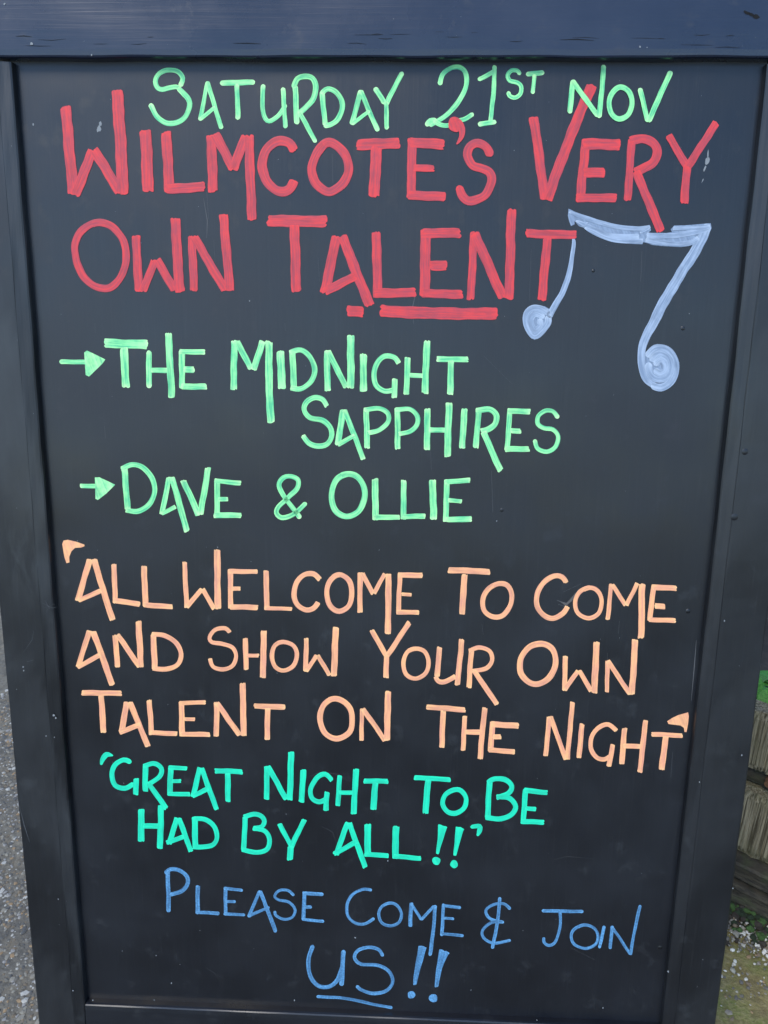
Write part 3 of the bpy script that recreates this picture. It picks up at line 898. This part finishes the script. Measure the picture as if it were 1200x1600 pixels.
# ------------------------------------------------------------------ wear on the board
M_chip = plain('bare_chip', (.22, .24, .25), .7)
M_scr = plain('pale_scratch', (.10, .105, .11), .7)
M_hole = plain('dark_dent', (.003, .003, .003), .9)
def blob(px, py, r, asp=1.5, rot=0, z=.00015, n=9):
    out = []
    for k in range(n):
        t = k / n * 6.283; rr = r * rnd.uniform(.65, 1.2)
        x, y = rr * math.cos(t), rr * asp * math.sin(t)
        x, y = x * math.cos(rot) - y * math.sin(rot), x * math.sin(rot) + y * math.cos(rot)
        out.append(onboard(px + x, py + y, z) + (z,))
    return out
def flat_set(name, polys, mat, parent, stuff=False, label=None):
    V, F = [], []
    for p in polys:
        b0 = len(V); V += p; F.append(tuple(range(b0 + len(p) - 1, b0 - 1, -1)))
    o = mesh(name, V, F, mat); attach(o, parent)
    if stuff: o['kind'] = 'stuff'
    if label: o['label'] = label
    return o
fin()
flat_set('paint_chip', [blob(157, 193, 2.2, 2.2, .05), blob(155, 201, 3.2, 1.9, .2)], M_chip, panel)
flat_set('paint_chip', [blob(1106, 243, 1.3, 7, .05), blob(1105, 252, 3.4, 1.8, .4), blob(1101, 264, 1.5, 4, .35), blob(1098, 282, .7, 6, .4)], M_chip, panel)
sp = []
for x, y, r in ((52, 194, 2.6), (18, 228, 1), (390, 470, 1.8), (1077, 490, 1.3), (606, 1345, 1.8), (244, 1493, 1.3), (268, 1536, 1.6), (460, 1563, 1.6), (555, 1465, 2.2), (736, 1547, 1.2), (942, 1575, 1.5), (1044, 1518, 2), (776, 814, 1.3), (340, 855, 1), (121, 845, 1.2), (1093, 1222, 1.5), (191, 1486, 1), (145, 1563, 1.5), (241, 1563, 1.3), (288, 1566, 1), (355, 1569, 1), (839, 1594, 1.4), (114, 1548, 1.6), (26, 1077, 1.3), (20, 1160, 1.7), (91, 1405, 1.2), (1132, 970, 1.6), (1159, 1180, 1.6), (1145, 1388, 2), (84, 1118, 3), (87, 1122, 2), (72, 1150, 1.5), (85, 1152, 1.2), (36, 1042, 1.8), (37, 1048, 1.5), (49, 68, 4), (1000, 73, 2.5), (1011, 74, 1.6), (143, 86, 1.8), (7, 6, 2.5)):
    zz = .0135 if y < 92 else (.0108 if (x < 30 + .083 * (y - 100) or x > 1196 - .108 * (y - 100) or y > 1575) else .0002)
    sp.append(blob(x, y, r * .62, rnd.uniform(1, 1.6), rnd.uniform(-.5, .5), zz, 7))
for _ in range(110):
    x, y = rnd.uniform(5, 1195), rnd.uniform(5, 1595); 
    lx, rx = 30 + .083 * (y - 100), 1190 - .108 * (y - 100)
    if x < lx - 70 or x > rx + 70: continue
    if lx - 22 < x < lx + 8 or rx - 8 < x < rx + 24 or 84 < y < 106 or 1554 < y: continue
    zz = .0135 if y < 84 else (.0108 if (x < lx or x > rx) else .00018)
    sp.append(blob(x, y, rnd.uniform(.25, .6), rnd.uniform(1, 1.8), rnd.uniform(-1, 1), zz, 5))
flat_set('dirt_specks', sp, M_chip, board, True)
def scratch(pts, wd=.7, z=.00012):
    P = np.array(pts, float); L, Rr = [], []
    for i, (x, y) in enumerate(P):
        d = P[min(i + 1, len(P) - 1)] - P[max(i - 1, 0)]; d /= np.hypot(*d); ww = wd / 2 * (1 if 0 < i < len(P) - 1 else .3)
        L.append(onboard(x - d[1] * ww, y + d[0] * ww, z) + (z,)); Rr.append(onboard(x + d[1] * ww, y - d[0] * ww, z) + (z,))
    return L + Rr[::-1]
scr = [scratch([(318, 310), (324, 345), (323, 372)], 1), scratch([(323, 300), (326, 342)], .9), scratch([(334, 374), (336, 410)], .6),
       scratch([(519, 240), (520, 285)], .8), scratch([(672, 688), (674, 735)], .6), scratch([(768, 735), (770, 800)], .8), scratch([(1003, 392), (1001, 440)], .9),
       scratch([(650, 456), (645, 478), (646, 506)], 1), scratch([(497, 402), (499, 440)], .6), scratch([(830, 390), (827, 470)], .6), scratch([(532, 1080), (530, 1090)], .8),
       scratch([(148, 505), (149, 520)], .8), scratch([(163, 665), (165, 685)], .8), scratch([(445, 505), (446, 517)], .7), scratch([(949, 1020), (950, 1035)], .7), scratch([(968, 970), (966, 990)], .8),
       scratch([(1051, 1175), (1048, 1215)], .8), scratch([(260, 198), (268, 196)], .8), scratch([(262, 182), (266, 180)], .6), scratch([(753, 975), (755, 992)], .7), scratch([(756, 556), (800, 600)], .5), scratch([(890, 1480), (930, 1500)], .5),
       scratch([(1088, 1000), (1085, 1040), (1080, 1095)], 1.3), scratch([(870, 938), (885, 943), (893, 936), (905, 920)], 1.6), scratch([(872, 944), (884, 948)], 1.2), scratch([(880, 925), (908, 912)], .8)]
flat_set('scratches', scr, M_scr, panel, True)
gh = [scratch([(330, 850), (350, 839), (380, 836), (405, 845), (418, 860)], 2.2), scratch([(150, 850), (168, 858), (185, 875), (192, 890)], 2.2), scratch([(255, 868), (270, 862), (290, 866)], 1.6), scratch([(262, 872), (280, 880)], 1.4), scratch([(480, 1215), (500, 1206), (530, 1210), (545, 1222)], 2), scratch([(860, 1345), (885, 1338), (930, 1342)], 1.6), scratch([(240, 640), (262, 628), (300, 622)], 1.3), scratch([(318, 1510), (335, 1520), (345, 1532)], 1.5), scratch([(500, 1290), (520, 1300), (526, 1318)], 1.8)]
flat_set('ghost_marks', gh, plain('ghost_haze', (.017, .0185, .021), .5), panel, True)
flat_set('smear', [scratch([(876, 940), (884, 945), (892, 938), (900, 928), (908, 921)], 4, .0002)], plain('smear_chalk', (.09, .085, .08), .7), panel)
zf = .0107
flat_set('scratches', [scratch(p, q, zf) for p, q in (([(30, 1258), (38, 1290), (46, 1315)], 1.3), ([(42, 1034), (57, 1030)], 1.6), ([(36, 1020), (50, 1000), (53, 985)], .6), ([(70, 938), (76, 948), (78, 952)], .8), ([(66, 942), (82, 950), (90, 948)], .7), ([(80, 938), (72, 958)], .7), ([(68, 950), (86, 944)], .6))], plain('stile_scratch', (.06, .065, .07), .7), stL, True)
flat_set('dent', [blob(1167, 20, 3, 2.2, -1.25, .0134), blob(1182, 26, 4, 1.4, -1.2, .0134), blob(1174, 23, 2.4, 2, -1.25, .0134)], M_hole, board)
# cracks in the paint of the top rail
ck = []
for k in range(24):
    x = rnd.choice([rnd.uniform(0, 380), rnd.uniform(500, 900), rnd.uniform(960, 1150)]); y = 62 + rnd.uniform(-5, 16) - 8 * math.sin(x / 420); ln = rnd.uniform(10, 55)
    ck.append(scratch([(x, y), (x + ln * .5, y + rnd.uniform(-1, 1)), (x + ln, y + rnd.uniform(-1.5, 1.5))], rnd.uniform(.6, 1.3), .0134))
flat_set('paint_cracks', ck, M_hole, board, True)
sd_ = []
for k in range(46):
    x = rnd.uniform(142, 1020); y = 1561.5 + (x - 142) * .0415
    sd_.append(scratch([(x, y), (x + rnd.uniform(6, 30), y + rnd.uniform(.2, 1.0))], rnd.uniform(.5, 1.3), .0004))
flat_set('seam_dirt', sd_, plain('seam_dust', (.035, .037, .038), .9), board, True)
# nail heads under the paint
def dome(px, py, r, z0, h, parent):
    cx, cy = onboard(px, py, z0); V = [(cx, cy, z0 + h)]; F = []
    for i, (rr, hh) in enumerate(((.45, .85), (.8, .45), (1, .05), (1.1, -.2))):
        for k in range(14):
            t = k / 14 * 6.283; V.append((cx + r * rr * math.cos(t), cy + r * rr * math.sin(t), z0 + h * hh))
    for k in range(14): F.append((0, 1 + k, 1 + (k + 1) % 14))
    for i in range(3):
        for k in range(14):
            q = 1 + i * 14; F.append((q + k, q + 14 + k, q + 14 + (k + 1) % 14, q + (k + 1) % 14))
    o = mesh('nail_head', V, F, M_stile, None, True); attach(o, parent)
dome(1075, 955, .0022, 0, .0006, panel); dome(1031, 1481, .0024, 0, .0004, panel); dome(1148, 808, .0032, .0105, .0005, board); dome(1164, 706, .0026, .0105, .0004, board)
dome(784, 797, .0018, 0, .0004, panel); dome(927, 423, .0014, 0, .0006, panel); dome(1067, 513, .0018, 0, .0004, panel)

# ------------------------------------------------------------------ ground
def ground_hit(px, py, z=0): return hit(px, py, Vector((0, 0, z)), Vector((0, 0, 1)))
t = NT('asphalt')
big = t.noise(t.co((2.2,) * 3), 1, 5, .6); mid = t.noise(t.co((70,) * 3), 1, 6, .7)
vor = t.n('ShaderNodeTexVoronoi', {'Vector': t.co((150,) * 3), 'Scale': 1.0, 'Randomness': 1.0})
gc = t.mix(t.ramp(mid, .35, .65), (.10, .09, .068), (.24, .215, .16))
gc = t.mix(t.ramp(vor.outputs['Distance'], .0, .45, .45, 0), gc, (.26, .25, .22))
gc = t.mix(t.math('MULTIPLY', t.ramp(big, .42, .62), .6), gc, (.075, .074, .07))
gc = t.mix(t.math('MULTIPLY', t.ramp(t.noise(t.co((28,) * 3), 1, 4, .6), .5, .7), .5), gc, (.20, .165, .11))
M_asph = t.set(col=gc, rough=.9, normal=t.bump(t.math('ADD', mid, t.math('MULTIPLY', vor.outputs['Distance'], -.4)), .8, .004))
t = NT('moss_ground')
k1 = t.noise(t.co((16,) * 3), 1, 6, .65); k2 = t.noise(t.co((150,) * 3), 1, 5, .75)
mc = t.mix(t.ramp(k1, .4, .6), (.225, .19, .07), (.12, .16, .03))
mc = t.mix(t.ramp(k2, .4, .75), mc, (.32, .28, .14))
mp = t.ramp(t.noise(t.co((45,) * 3, loc=(4, 1, 0)), 1, 6, .7), .48, .62)
mc = t.mix(t.math('MULTIPLY', mp, .6), mc, (.13, .105, .05))
M_moss = t.set(col=mc, rough=.95, normal=t.bump(k2, 1, .004))
# ground sheet
def sheet(name, xs, ys, z, mat, amp=0, kind='structure'):
    V = [(x, y, z + amp * (math.sin(x * 13 + y * 5) * math.sin(y * 17 - x * 3))) for y in ys for x in xs]
    n = len(xs); F = [(i + j * n, i + 1 + j * n, i + 1 + (j + 1) * n, i + (j + 1) * n) for j in range(len(ys) - 1) for i in range(n - 1)]
    o = mesh(name, V, F, mat, None, True); o['kind'] = kind; return o
sheet('ground', [-60, -8, -2, 2, 8, 60], [-60, -8, -2, 2, 8, 80], 0, M_asph)

# timber edging of a raised bed: runs from near right to far left, behind the board
Pb = ground_hit(1180, 1408)
ang = R(180 - 35)
fd = Vector((math.cos(ang), math.sin(ang), 0))            # along the edging, away to the left
fn = Vector((-fd.y, fd.x, 0)); 
if fn.dot(CW - Pb) < 0: fn = -fn
up = Vector((0, 0, 1))
def zat(px, py): return hit(px, py, Pb, fn).z
print('zs', [round(zat(1182, y), 3) for y in (1395, 1365, 1335, 1237, 1205, 1112, 1040)], Pb)
Z0, Z1, Z2, Z3, Z4, Z5 = -.02, zat(1180, 1372), zat(1180, 1334), zat(1182, 1238), zat(1182, 1206), zat(1190, 1114)
# mossy strip between the asphalt and the timber
mv = []
mo = []
NP = 90
for i in range(NP + 1):
    s = -1.4 + 2.5 * i / NP
    wv = .42 + .02 * math.sin(s * 9) + .012 * math.sin(s * 23)
    for k in range(5):
        q = Pb + fd * s + fn * (wv * (1 - k / 4) - .02); mv.append((q.x, q.y, .004 + .004 * math.sin(k * 1.5 + s * 14) * (k > 0)))
mo = [(i * 5 + k, (i + 1) * 5 + k, (i + 1) * 5 + k + 1, i * 5 + k + 1) for i in range(NP) for k in range(4)]
g2 = mesh('moss_verge', mv, mo, M_moss, None, True); g2['kind'] = 'structure'

t = NT('weathered_wood')
tc = t.co((420, 420, 6)); g = t.noise(tc, 1, 4, .65); g3 = t.noise(t.co((18, 18, 18)), 1, 5, .6)
wc = t.mix(t.ramp(g, .4, .62), (.06, .05, .03), (.29, .255, .175))
wc = t.mix(t.math('MULTIPLY', t.ramp(g3, .45, .65), .5), wc, (.13, .125, .065))
M_wood = t.set(col=wc, rough=.9, normal=t.bump(g, .9, .003), spec=.25)
t = NT('wet_dark_wood')
g = t.noise(t.co((60, 60, 220)), 1, 5, .65); g3 = t.noise(t.co((40, 40, 40)), 1, 4, .6)
wc = t.mix(t.ramp(g, .35, .7), (.012, .010, .007), (.055, .047, .031)); wc = t.mix(t.math('MULTIPLY', t.ramp(g3, .5, .7), .6), wc, (.04, .055, .018))
M_dark = t.set(col=wc, rough=.8, normal=t.bump(g, .8, .003))
M_rust = plain('rusty_iron', (.13, .06, .025), .85, (250, (.05, .025, .012)))
M_soil = plain('soil', (.018, .015, .011), .95, (90, (.045, .036, .025)))

bed = empty('raised_bed_edging', Matrix.Translation(Pb), 'low weathered grey timber edging with ribbed upright planks above dark boards, at the right', 'wooden edging')
fin()
def fpt(s, dpt, z): q = Pb + fd * s + fn * dpt; return (q.x, q.y, z)
def plank(s0, s1, z0, z1, front, back, mat, name, ribs=True):
    n = max(2, int((s1 - s0) / .0019)) if ribs else 12
    rows = 10; V = []; F = []
    ph = [rnd.random() * 9 for _ in range(4)]
    dep = [rnd.uniform(-.0008, .0006) - (.0022 if rnd.random() < .1 else 0) for _ in range(n + 1)]
    for r_ in range(rows + 1):
        z = z0 + (z1 - z0) * r_ / rows
        for i in range(n + 1):
            s = s0 + (s1 - s0) * i / n
            e = -.004 if i in (0, n) else 0
            dd = front + (dep[i] + .0006 * math.sin(z * 70 + i * 2.1 + ph[0]) if ribs else .0012 * math.sin(s * 60 + ph[1]) + .001 * math.sin(z * 200)) + e
            zz = z + (rnd.uniform(-.0035, .0025) if r_ in (0, rows) and ribs else 0)
            if r_ in (0, rows): dd -= .003
            V.append(fpt(s, dd, zz))
    W_ = n + 1
    F = [(r_ * W_ + i, r_ * W_ + i + 1, (r_ + 1) * W_ + i + 1, (r_ + 1) * W_ + i) for r_ in range(rows) for i in range(n)]
    b0 = len(V)
    V += [fpt(s0, back, z0), fpt(s1, back, z0), fpt(s1, back, z1), fpt(s0, back, z1)]
    tp = [rows * W_ + i for i in range(W_)]; bt = [i for i in range(W_)]
    F.append(tuple(tp) + (b0 + 2, b0 + 3)); F.append(tuple(bt[::-1]) + (b0, b0 + 1))
    F.append(tuple(r_ * W_ for r_ in range(rows + 1)) + (b0 + 3, b0)); F.append(tuple((r_ * W_ + n) for r_ in range(rows, -1, -1)) + (b0 + 1, b0 + 2)); F.append((b0 + 3, b0 + 2, b0 + 1, b0))
    o = wpart(name, (V, F), mat, bed)
    return o
def fix_normals(o):
    bm = bmesh.new(); bm.from_mesh(o.data); bmesh.ops.recalc_face_normals(bm, faces=bm.faces); bm.to_mesh(o.data); bm.free()
s = -1.2
while s < .95:
    wdt = rnd.uniform(.13, .16)
    fix_normals(plank(s, s + wdt - .003, Z2 - .004 + rnd.uniform(-.003, .003), Z3 + rnd.uniform(-.004, .004), .004 + rnd.uniform(-.002, .002), -.03, M_wood, 'plank'))
    fix_normals(plank(s + .01, s + wdt + .006, Z4 + rnd.uniform(-.004, .004), Z5 + rnd.uniform(-.006, .006), rnd.uniform(-.003, .002), -.03, M_wood, 'plank'))
    s += wdt
s = -1.2; k = 0
while s < .95:
    fix_normals(plank(s, s + .895, Z1 + .004, Z2 - .009, .022, -.03, M_dark, 'kick_board', False))
    fix_normals(plank(s + (.3 if 0 else 0), s + .895, Z0, Z1 - .002, .028, -.03, M_dark, 'kick_board', False))
    fix_normals(plank(s, s + .895, Z3 + .001, Z4 - .001, -.014, -.035, M_dark, 'batten', False))
    s += .9
def bolt(px, py, r):
    q = hit(px, py, Pb - fn * .006, fn)
    me = bpy.data.meshes.new('bolt'); bm = bmesh.new()
    bmesh.ops.create_cone(bm, cap_ends=True, segments=12, radius1=r, radius2=r * .75, depth=.014)
    bmesh.ops.transform(bm, matrix=Matrix.Translation(q) @ fn.to_track_quat('Z', 'Y').to_matrix().to_4x4(), verts=bm.verts)
    bm.to_mesh(me); bm.free(); me.materials.append(M_rust)
    o = bpy.data.objects.new('bolt', me); col.objects.link(o); o.parent = bed; o.matrix_parent_inverse = bed.matrix_world.inverted()
bolt(1203, 1222, .0075)
# soil held behind the edging
sv = [fpt(-1.2, -.03, Z4), fpt(2.4, -.03, Z4), fpt(2.4, -1.6, Z4), fpt(-1.2, -1.6, Z4)]
NS = 40; V = []
for j in range(NS + 1):
    for i in range(NS + 1):
        x, y, z = fpt(-1.2 + 2.2 * i / NS, -.033 - 1.6 * j / NS, 0); V.append((x, y, Z4 + .01 + .012 * math.sin(i * 1.7 + j) * math.sin(j * 2.3 - i * .7)))
F = [(j * (NS + 1) + i, j * (NS + 1) + i + 1, (j + 1) * (NS + 1) + i + 1, (j + 1) * (NS + 1) + i) for j in range(NS) for i in range(NS)]
so_ = mesh('bed_soil', V, F, M_soil, None, True); so_['kind'] = 'structure'; fix_normals(so_)

# leafy plant in the bed
t = NT('leaf_green')
k = t.noise(t.co((30,) * 3), 1, 3)
M_leaf = t.set(col=t.mix(t.ramp(k, .35, .65), (.03, .14, .02), (.08, .28, .04)), rough=.55, spec=.25)
M_stem = plain('stem_brown', (.05, .04, .02), .8)
def leaf_mesh():
    V, F = [], []; n = 8
    for i in range(n + 1):
        t_ = i / n; wv = .5 * math.sin(math.pi * t_ ** .8) * .62
        zc = -.25 * t_ * t_
        V += [(-wv, t_, zc + .10 * wv * 2), (0, t_, zc), (wv, t_, zc + .10 * wv * 2)]
    for i in range(n):
        for k in (0, 1): q = i * 3 + k; F.append((q, q + 1, q + 4, q + 3))
    me = bpy.data.meshes.new('leaf'); me.from_pydata(V, [], F); me.materials.append(M_leaf)
    me.polygons.foreach_set('use_smooth', [True] * len(me.polygons)); return me
LM = leaf_mesh()
def plant(px, py, cnt, size, label, dz=0):
    q = hit(px, py, Pb - fn * .10, fn); base = Vector((q.x, q.y, Z4))
    root = empty('leafy_plant', Matrix.Translation(base), label, 'plant', 'broad leaved plants in the raised bed'); bpy.context.view_layer.update()
    for k in range(cnt):
        az = rnd.random() * 6.283; el = rnd.uniform(-.2, .7); h = rnd.uniform(.0, .05) + dz
        L = size * rnd.uniform(.7, 1.2)
        st = base + Vector((math.cos(az) * .02, math.sin(az) * .02, h)) + Vector((rnd.uniform(-.06, .06), rnd.uniform(-.06, .06), 0))
        if k < 14: st = hit(rnd.uniform(1180, 1260), rnd.uniform(1052, 1108), Pb - fn * rnd.uniform(.06, .10), fn); L *= 1.05; el = rnd.uniform(-.9, -.2); az = math.atan2(fn.y, fn.x) + rnd.uniform(-1.3, 1.3)
        elif (st - Pb).dot(fn) > -.09: st -= fn * .07
        o = bpy.data.objects.new('leaf', LM); col.objects.link(o); o.parent = root; o.matrix_parent_inverse = root.matrix_world.inverted()
        o.matrix_world = Matrix.Translation(st) @ Matrix.Rotation(az - math.pi / 2, 4, 'Z') @ Matrix.Rotation(el, 4, 'X') @ Matrix.Scale(L, 4)
        if k % 3 == 0:
            wpart('stalk', bar((base.x + rnd.uniform(-.03, .03), base.y + rnd.uniform(-.03, .03), Z4 - .02), tuple(st), .003, .003), M_stem, root)
    return root
plant(1215, 1090, 46, .055, 'broad green leaved plant just behind the weathered planks')
# stones: irregular pebbles scattered with numpy, joined
ico = bmesh.new(); bmesh.ops.create_icosphere(ico, subdivisions=1, radius=1)
IV = np.array([v.co[:] for v in ico.verts]); IF = np.array([[v.index for v in f.verts] for f in ico.faces]); ico.free()
def stones(name, P, r, mats, flat=.5, sink=.3, top=False):
    n = len(P); V = np.repeat(IV[None], n, 0) * nr.uniform(.7, 1.3, (n, len(IV), 1))
    V[..., 0] *= nr.uniform(.8, 1.5, (n, 1)); V[..., 2] *= flat
    th = nr.uniform(0, 6.283, n); c_, s_ = np.cos(th)[:, None], np.sin(th)[:, None]
    X = V[..., 0] * c_ - V[..., 1] * s_; Y = V[..., 0] * s_ + V[..., 1] * c_
    V = np.stack([X, Y, V[..., 2]], -1) * r[:, None, None]
    V += P[:, None, :]; V[..., 2] += (r * flat * (1 - 2 * sink))[:, None]
    Fc = (IF[None] + (np.arange(n) * len(IV))[:, None, None]).reshape(-1, 3)
    me = bpy.data.meshes.new(name); me.from_pydata(V.reshape(-1, 3).tolist(), [], Fc.tolist())
    for m in mats: me.materials.append(m)
    mi = np.repeat(nr.choice(len(mats), n), len(IF)); me.polygons.foreach_set('material_index', mi.astype(np.int32))
    o = bpy.data.objects.new(name, me); col.objects.link(o); o['kind'] = 'stuff'; return o
def stone_mat(n, c): return plain(n, c, .75, (200, tuple(v * .7 for v in c)))
SG = [stone_mat('stone_grey', (.30, .29, .27)), stone_mat('stone_dark', (.10, .10, .095)), stone_mat('stone_brown', (.19, .15, .10)), stone_mat('stone_dark_b', (.13, .125, .11)), stone_mat('stone_pale', (.46, .45, .40)), stone_mat('stone_tan', (.32, .22, .12)), stone_mat('stone_mid', (.27, .25, .20)), stone_mat('stone_mid_b', (.15, .14, .115))]
pl = [ground_hit(*q) for q in ((0, 980), (0, 1600), (62, 1600), (20, 1100))]
print('left strip', [tuple(round(v, 2) for v in q) for q in pl])
def scatter(N, x0, x1, y0, y1):
    P = np.stack([nr.uniform(x0, x1, N), nr.uniform(y0, y1, N), np.zeros(N)], -1)
    side = (P[:, 0] - Pb.x) * fn.x + (P[:, 1] - Pb.y) * fn.y
    return P[side > .38]
P = scatter(40000, -.75, -.20, -.15, 1.5)
stones('loose_aggregate', P, np.minimum(nr.gamma(2.2, .00058, len(P)) + .0005, .0042), SG + SG[6:], .34, .42)
P = scatter(9000, -1.8, .9, -.6, 1.9)
stones('loose_aggregate', P, nr.gamma(4.5, .0005, len(P)) + .0006, SG, .45, .42)
SW = [stone_mat('stone_white', (.58, .57, .49)), stone_mat('stone_chalk', (.40, .385, .31)), stone_mat('stone_white_b', (.66, .65, .58))]
N = 9000
ss = nr.uniform(-1.2, 1.0, N); dd = .078 + nr.normal(0, .014, N) ; dd = np.where(nr.random(N) < .18, nr.uniform(.03, .17, N), dd)
P = np.array([tuple(Pb + fd * float(a_) + fn * float(b_)) for a_, b_ in zip(ss, dd)]); P[:, 2] = .005
stones('white_gravel', P, nr.gamma(2.2, .00052, N) + .0006, SW + SG[2:4] + SG[6:], .7, .3)
N = 5000
ss = nr.uniform(-1.2, 1.0, N); dd = nr.uniform(.05, .42, N)
P = np.array([tuple(Pb + fd * float(a_) + fn * float(b_)) for a_, b_ in zip(ss, dd)]); P[:, 2] = .005
stones('scattered_gravel', P, nr.gamma(3, .0004, N) + .0006, SW[1:2] + SG[2:], .5, .35)
# moss cushions at the foot of the timber
N = 5000
ss = nr.uniform(-1.2, 1.0, N); dd = .028 + np.abs(nr.normal(0, .022, N))
P = np.array([tuple(Pb + fd * float(a_) + fn * float(b_)) for a_, b_ in zip(ss, dd)]); P[:, 2] = nr.uniform(0, .006, N)
stones('moss', P, nr.uniform(.002, .006, N), [plain('moss_green', (.022, .055, .012), .95, (400, (.05, .10, .02))), plain('moss_dark', (.012, .022, .008), .95), M_soil], .8, .3)
